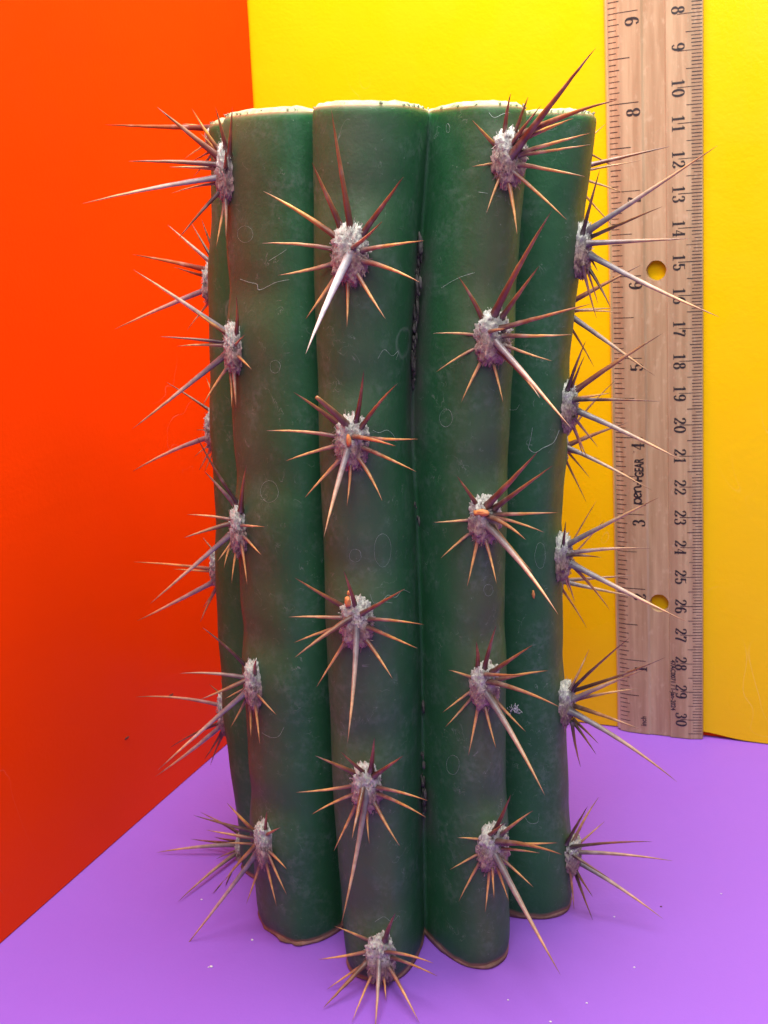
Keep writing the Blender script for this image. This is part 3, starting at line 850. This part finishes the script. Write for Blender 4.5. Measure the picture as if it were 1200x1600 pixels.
for k in ('c', 'rf', 'lf', 'r', 'fl', 'b1'):
    dr = cdir(k)
    for ai, (cx_, cy_, hwp, hhp) in enumerate(AR[k]):
        z = ARZ[k][ai]
        c = crest(k, z)
        pxcm = FPX / (R.transposed() @ (V(c.x, c.y, z) - V(0, 0, CAMH))).z * -1
        if k in ('c', 'rf'): hw = hwp / pxcm * (.95 if k == 'c' else 1.04)
        elif k in ('lf',): hw = 0.32
        else: hw = 0.31
        hh = (hhp or 34) / pxcm
        if k == 'fl' and ai == 0: hw = .16
        dep = 0.24 if k in ('c', 'rf') else 0.22
        pad, Mw, pos, _ = place_pad(k, z, hw, hh, dep, ai + len(k))
        PADPOS[(k, ai)] = (pad, pos, pxcm)
        # keep the pad where the photograph shows it across the rib
        if k in ('c', 'rf', 'lf'):
            want = on_y(cx_, cy_, pos.y)
            hp, hn = hit(cx_, cy_)
            if hp is not None:
                pos = V(hp.x, hp.y, hp.z)
                nn = (V(dr.x, dr.y, 0) * .5 + V(hn.x, hn.y, 0).normalized() * .5).normalized()
                if k == 'lf': nn = (nn + V(-.5, 0, 0)).normalized()
            else: nn = V(dr.x, dr.y, 0)
            ang = math.atan2(nn.y, nn.x) + math.pi / 2
            pad.matrix_basis = Matrix.Translation((pos - BASE) * CM) @ Matrix.Rotation(0.068, 4, 'Y') @ Matrix.Rotation(ang, 4, 'Z')
            Mw = Matrix.Translation(BASE * CM) @ pad.matrix_basis
            PADPOS[(k, ai)] = (pad, pos, pxcm)
        inv = Mw.inverted()
        for si, sp_ in enumerate(SP[k][ai].split(';') if ai < len(SP[k]) else []):
            f = sp_.split(',')
            tx, ty, bx, by = map(float, f[:4]); kd = f[4] if len(f) > 4 else 'N'
            rx, ry = (bx - cx_) / 30.0, (by - cy_) / 42.0
            if k in ('c', 'rf'):
                dome = max(0.0, 1 - rx * rx * .9 - ry * ry * .9) ** .5
                Yb = pos.y - dep * dome * 0.75
                lift = {'N': .40, 'R': .55, 'T': .5, 'L': .9, 'G': 1.35, 'W': 1.4, 'B': 1.0, 'S': 1.3, 'D': .4, 'P': .6}[kd]
                if k == 'rf' and tx > bx + 40 and kd in 'NT': lift = 0.15
                Yt = Yb - lift
            elif k == 'lf':
                Yb = pos.y - 0.12
                run = (bx - tx) / pxcm
                Yt = Yb - {'S': 1.0}.get(kd, 0.25 + 0.35 * max(0, run) * (1 if kd in 'GLDPB' else .3))
                if tx > bx: Yt = Yb - .30
            elif k == 'fl':
                Yb = pos.y; Yt = Yb + 0.1 + 0.12 * math.sin(si * 2.1)
            elif k == 'r':
                Yb = pos.y - 0.1 + 0.14 * ((si * 7) % 3 - 1)
                Yt = Yb - {'G': .35, 'D': .2, 'L': -.4, 'P': -.2, 'N': -.5, 'B': .5}.get(kd, 0)
            else:
                Yb = pos.y; Yt = Yb + {'G': -.2, 'L': .5}.get(kd, .3)
            if k in ('b1',):
                b = V(pos.x + .1, pos.y, on_y(bx, by, Yb).z)
                b.z = lerp(b.z, pos.z, .5)
            else:
                b = on_y(bx, by, Yb)
            tip = on_y(tx, ty, Yt)
            if tip.z < 0.05:           # the floor stops a spine: keep it in front of the stem, just touching down
                a = ray(tx, ty); a = a * ((0.06 - CAMH) / a.z)
                tip = V(a.x, a.y, 0.06)
            if k == 'lf':          # root it on the skin or the pad behind the picture point
                hb, hn = hit(bx, by, .10)
                if hb is not None and hb.y < pos.y + .5:
                    b = V(*hb); tip = on_y(tx, ty, b.y + (Yt - Yb))
            ax = (tip - b)
            b = b - ax.normalized() * 0.10
            L = ax.length
            r0 = WID[kd] * (1.0 if L < 2.4 else 1.08) * random.uniform(.92, 1.08) * (1.1 if k == 'c' and ai == 0 else 1.0)
            if L < 1.0: r0 *= .85
            trunc = kd == 'B' and k == 'c' and ai in (1,)
            vs, fs, cs = spine_geo(b, tip, r0, kd, made + 11)
            if trunc:   # broken-off tip: drop the last rings
                keep = 12 * 8
                vs = vs[:keep]; cs = cs[:keep]; fs = [q for q in fs if max(q) < keep] + [tuple(range(keep - 8, keep))]
                vs = [b + (v_ - b) * 1.25 for v_ in vs]
            if made < 296:
                o = mk('spine', [v_ - b for v_ in vs], fs, M_SPINE, None, cols=cs)
                o.parent = pad; o.matrix_parent_inverse = inv; o.location = b * CM
            else: add_over(vs, fs, cs)
            made += 1
print('spines', made)
# areoles on the ribs that face away
rnd = random.Random(5)
for k in ('b2', 'b3'):
    for ai, z in enumerate(ARZ[k]):
        pad, Mw, pos, dr = place_pad(k, z, .31, .46, .24, ai)
        d3 = V(dr.x, dr.y, 0); sd = V(-dr.y, dr.x, 0)
        for q in range(11):
            an = q / 10 * 6.283 + rnd.uniform(-.15, .15)
            rad = sd * math.cos(an) + V(0, 0, math.sin(an))
            L = rnd.uniform(1.1, 1.7)
            b = pos + rad * .2 + d3 * .08
            add_over(*spine_geo(b, b + rad * L + d3 * .45, .05, 'N', 900 + ai * 20 + q))
        dn = (d3 * .9 + V(0, 0, -.6)).normalized()
        add_over(*spine_geo(pos + d3 * .1, pos + dn * 2.7, .085, 'G', 700 + ai))
ov = mk('spine', [p - BASE for p in over[0]], over[1], M_SPINE, cactus, cols=over[2])
ov['kind'] = 'stuff'

# the pale curled lip of skin where the stem was cut off below
lv = []; lf2 = []
for i in range(ringn):
    p = body_v[i]; out = V(p.x - AX(0), p.y - AY, 0).normalized()
    w_ = 0.02 + .09 * max(0, noise.noise(V(p.x * 2.6, p.y * 2.6, 8)) + .05) + (.09 * abs(math.sin(p.x * 7)) if (-13.6 < p.x < -12.6 and p.y < 21.5) else 0)
    lv += [V(p.x, p.y, p.z + .05) - out * .03, V(p.x, p.y, max(.03, p.z - .02)) + out * w_, V(p.x, p.y, .022) + out * w_ * .6, V(p.x, p.y, .022) - out * .25]
for i in range(ringn):
    j = (i + 1) % ringn
    for m in range(3): lf2.append((4 * i + m, 4 * j + m, 4 * j + m + 1, 4 * i + m + 1))
mk('cut_lip', [p - BASE for p in lv], lf2, M_LIP, cactus)

# ---- small marks that stand on the skin
def lump(name, p, r, mat, sq=(1, 1, 1), seed=0, parent=cactus, sub=3):
    bm = bmesh.new(); bmesh.ops.create_icosphere(bm, subdivisions=sub, radius=1.0)
    vs = [V(v_.co.x * sq[0], v_.co.y * sq[1], v_.co.z * sq[2]) * (r * (1 + .35 * noise.noise(v_.co * 1.8 + V(seed, 0, 0)) + .12 * noise.noise(v_.co * 6 + V(0, seed, 0)))) for v_ in bm.verts]
    fs = [tuple(v_.index for v_ in f.verts) for f in bm.faces]; bm.free()
    if parent is None: return vs, fs
    o = mk(name, vs, fs, mat, None)
    o.parent = parent; o.location = (V(*p) - (BASE if parent is cactus else V(0, 0, 0))) * CM
    return o
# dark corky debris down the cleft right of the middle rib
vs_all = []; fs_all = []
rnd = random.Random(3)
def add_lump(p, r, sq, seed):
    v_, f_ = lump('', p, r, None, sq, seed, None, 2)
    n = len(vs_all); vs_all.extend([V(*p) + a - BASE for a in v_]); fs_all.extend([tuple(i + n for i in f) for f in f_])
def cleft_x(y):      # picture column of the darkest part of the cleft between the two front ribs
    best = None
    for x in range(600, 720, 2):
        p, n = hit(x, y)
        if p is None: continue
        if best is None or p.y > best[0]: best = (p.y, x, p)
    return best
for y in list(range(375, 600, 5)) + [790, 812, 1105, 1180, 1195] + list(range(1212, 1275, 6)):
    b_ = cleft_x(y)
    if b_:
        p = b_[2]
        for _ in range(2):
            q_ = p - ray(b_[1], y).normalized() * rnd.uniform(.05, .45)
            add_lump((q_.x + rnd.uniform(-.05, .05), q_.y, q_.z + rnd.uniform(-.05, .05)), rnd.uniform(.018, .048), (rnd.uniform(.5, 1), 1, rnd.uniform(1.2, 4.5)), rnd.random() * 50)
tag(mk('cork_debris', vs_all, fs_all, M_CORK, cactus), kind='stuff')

# loose threads and cobweb curls stuck to the skin
tv = []; tf = []
def thread(pts, w=0.010, off=0.012):
    P3 = []
    # smooth the polyline
    q = []
    for i in range(len(pts) - 1):
        p0 = pts[max(i - 1, 0)]; p1 = pts[i]; p2 = pts[i + 1]; p3 = pts[min(i + 2, len(pts) - 1)]
        for s in range(5):
            t = s / 5
            q.append(tuple(0.5 * ((2 * p1[m]) + (-p0[m] + p2[m]) * t + (2 * p0[m] - 5 * p1[m] + 4 * p2[m] - p3[m]) * t * t + (-p0[m] + 3 * p1[m] - 3 * p2[m] + p3[m]) * t ** 3) for m in (0, 1)))
    q.append(pts[-1])
    for (x, y) in q:
        p, n = hit(x, y, off)
        if p is not None: P3.append((p, n))
    if len(P3) < 3: return
    base = len(tv)
    for i, (p, n) in enumerate(P3):
        a = P3[max(i - 1, 0)][0]; b = P3[min(i + 1, len(P3) - 1)][0]
        d = (b - a)
        if d.length < 1e-6: d = V(0, 0, 1)
        d.normalize(); s = n.cross(d).normalized(); ww = w * 0.52 * (0.5 + 0.8 * abs(noise.noise(p * 5)))
        for m in range(3):
            an = m * 2.094
            tv.append(p + (s * math.cos(an) + n * math.sin(an)) * ww)
    for i in range(len(P3) - 1):
        for m in range(3):
            a = base + i * 3 + m; b = base + i * 3 + (m + 1) % 3
            tf.append((a, b, b + 3, a + 3))
thread([(832, 668), (829, 686), (826, 700), (836, 707), (848, 700), (862, 693), (868, 685), (873, 672)], .014)
thread([(376, 436), (390, 441), (402, 444), (405, 453), (418, 448), (432, 441), (452, 437)], .010)
thread([(420, 408), (436, 398), (448, 390)], .007)
thread([(582, 672), (592, 676), (604, 672), (614, 680), (618, 690)], .010)
thread([(596, 940), (606, 930), (618, 933), (628, 922), (640, 926)], .010)
thread([(578, 928), (584, 942), (596, 940), (612, 942)], .008)
thread([(748, 300), (762, 302)], .01)
thread([(795, 640), (806, 640), (812, 632)], .009)
thread([(690, 450), (706, 440), (722, 432), (742, 426)], .007)
thread([(764, 176), (772, 184), (786, 178), (795, 176)], .010)
thread([(820, 1276), (828, 1286), (840, 1284), (842, 1270)], .009)
thread([(590, 560), (600, 546), (612, 556), (622, 548), (618, 562)], .007)
thread([(410, 1145), (424, 1152), (436, 1150), (444, 1136)], .008)
thread([(586, 1440), (600, 1432), (612, 1440), (622, 1430)], .008)
def circle(cx, cy, r1, r2, a0=0, a1=360, w=.006):
    thread([(cx + r1 * math.cos(math.radians(lerp(a0, a1, i / 12))) + rnd.uniform(-.6, .6), cy + r2 * math.sin(math.radians(lerp(a0, a1, i / 12)))) for i in range(13)], w, .004)
for c_ in [(421, 768, 14, 17), (383, 366, 12, 13), (430, 573, 8, 10), (697, 653, 10, 14), (555, 868, 9, 10), (598, 860, 13, 26), (708, 1195, 10, 15), (844, 868, 8, 20), (763, 922, 7, 9), (700, 200, 3, 7)]:
    circle(*c_)
tag(mk('stuck_threads', [p - BASE for p in tv], tf, M_THREAD, cactus), kind='stuff')

# dried scales caught in the wool
p0 = PADPOS[('c', 2)][1]
lump('dried_scale', on_y(543, 940, p0.y - .30), .10, M_BIT, (.75, .6, 1.15), 3)
lump('dried_scale', on_y(545, 927, p0.y - .28), .045, M_BIT, (.8, .6, 1.2), 4)
p0 = PADPOS[('rf', 2)][1]
lump('dried_scale', on_y(752, 801, p0.y - .28), .12, M_BIT, (1.35, .6, .6), 7)
p0 = PADPOS[('c', 1)][1]
lump('dried_scale', on_y(545, 688, p0.y - .27), .085, M_BIT, (.6, .5, 1.5), 9)
pr, nr_ = hit(833, 928, .03)
if pr: lump('dried_scale', pr, .07, M_BIT, (.5, .4, 1.4), 12)

# white lint on the right-hand ribs (its own thing, merely stuck there)
pr, nr_ = hit(806, 1108, .05)
lv = []; lf_ = []
rnd = random.Random(9)
for s in range(26):
    p = V(rnd.gauss(0, .05), rnd.gauss(0, .02), rnd.gauss(0, .03)); d = V(rnd.gauss(0, 1), rnd.gauss(0, .3), rnd.gauss(0, 1)).normalized()
    n = len(lv)
    pts = [p]
    for _ in range(4):
        d = (d + V(rnd.gauss(0, .6), rnd.gauss(0, .3), rnd.gauss(0, .6))).normalized(); pts.append(pts[-1] + d * .035)
    for q in pts:
        sd = V(-d.z, 0, d.x) if abs(d.x) + abs(d.z) > .1 else V(1, 0, 0)
        lv.append(q - sd * .008); lv.append(q + sd * .008)
    for i in range(4): lf_.append((n + 2 * i, n + 2 * i + 1, n + 2 * i + 3, n + 2 * i + 2))
lint = mk('lint', lv, lf_, M_LINT, None, loc=pr)
tag(lint, 'tiny tuft of white lint stuck in the groove low on the right side', 'lint')

CL = {315: 'white crumb nearest the tip of the long spine at the lower left', 394: 'white crumb just below the left rib, between it and the long spine tip',
      330: 'larger white crumb of the touching pair at the lower left', 326: 'smaller white crumb of the touching pair at the lower left',
      1033: 'dark crumb at the tip of the long lowest right-hand spine', 991: 'white crumb alone in the lower right of the purple sheet, farthest front there but one',
      917: 'white crumb near the bottom edge right of the front ribs', 860: 'white crumb cut by the bottom edge of the view right of the cactus',
      794: 'white crumb just in front of the right front rib', 960: 'faint white crumb under the lowest right-hand spines', 1127: 'faint white crumb nearest the right edge of the purple sheet'}
# crumbs on the purple sheet and specks on the orange board
for (px_, py_, r_, kind) in [(315, 1406, .035, 0), (394, 1469, .04, 0), (330, 1511, .05, 0), (326, 1512, .03, 0), (1033, 1417, .035, 1), (991, 1512, .03, 0), (917, 1568, .03, 0), (860, 1597, .035, 0), (794, 1563, .03, 0), (960, 1433, .025, 0), (1127, 1397, .025, 0)]:
    a = ray(px_, py_); a = a * (-CAMH / a.z)
    v_, f_ = lump('', (0, 0, 0), r_, None, (1, .7, .45), px_, None, 1)
    o = mk('crumb', v_, f_, M_DIRT if kind else M_LINT, None, loc=(a.x, a.y, .012))
    tag(o, CL[px_], 'crumb', 'crumbs scattered on the purple sheet')
for (px_, py_, w_, ex) in [(267, 1086, .10, 'short dark scratch mark on the orange board beside a lower left spine'), (198, 1153, .09, 'dark elongated speck on the orange board low left of the cactus')]:
    d_ = ray(px_, py_).normalized(); t_ = 20.0
    for _ in range(30):
        p = V(0, 0, CAMH) + d_ * t_; t_ += (p.x - orange_x(p.y, p.z)) / -d_.x * .8 if False else (orange_x(p.y, p.z) - p.x) / d_.x * .8
    p = V(0, 0, CAMH) + d_ * t_
    v_, f_ = lump('', (0, 0, 0), .05, None, (.35, w_ * 25, .7), px_, None, 2)
    o = mk('dirt_speck', v_, f_, M_DIRT, None, loc=(p.x + .01, p.y, p.z))
    tag(o, ex, 'speck')
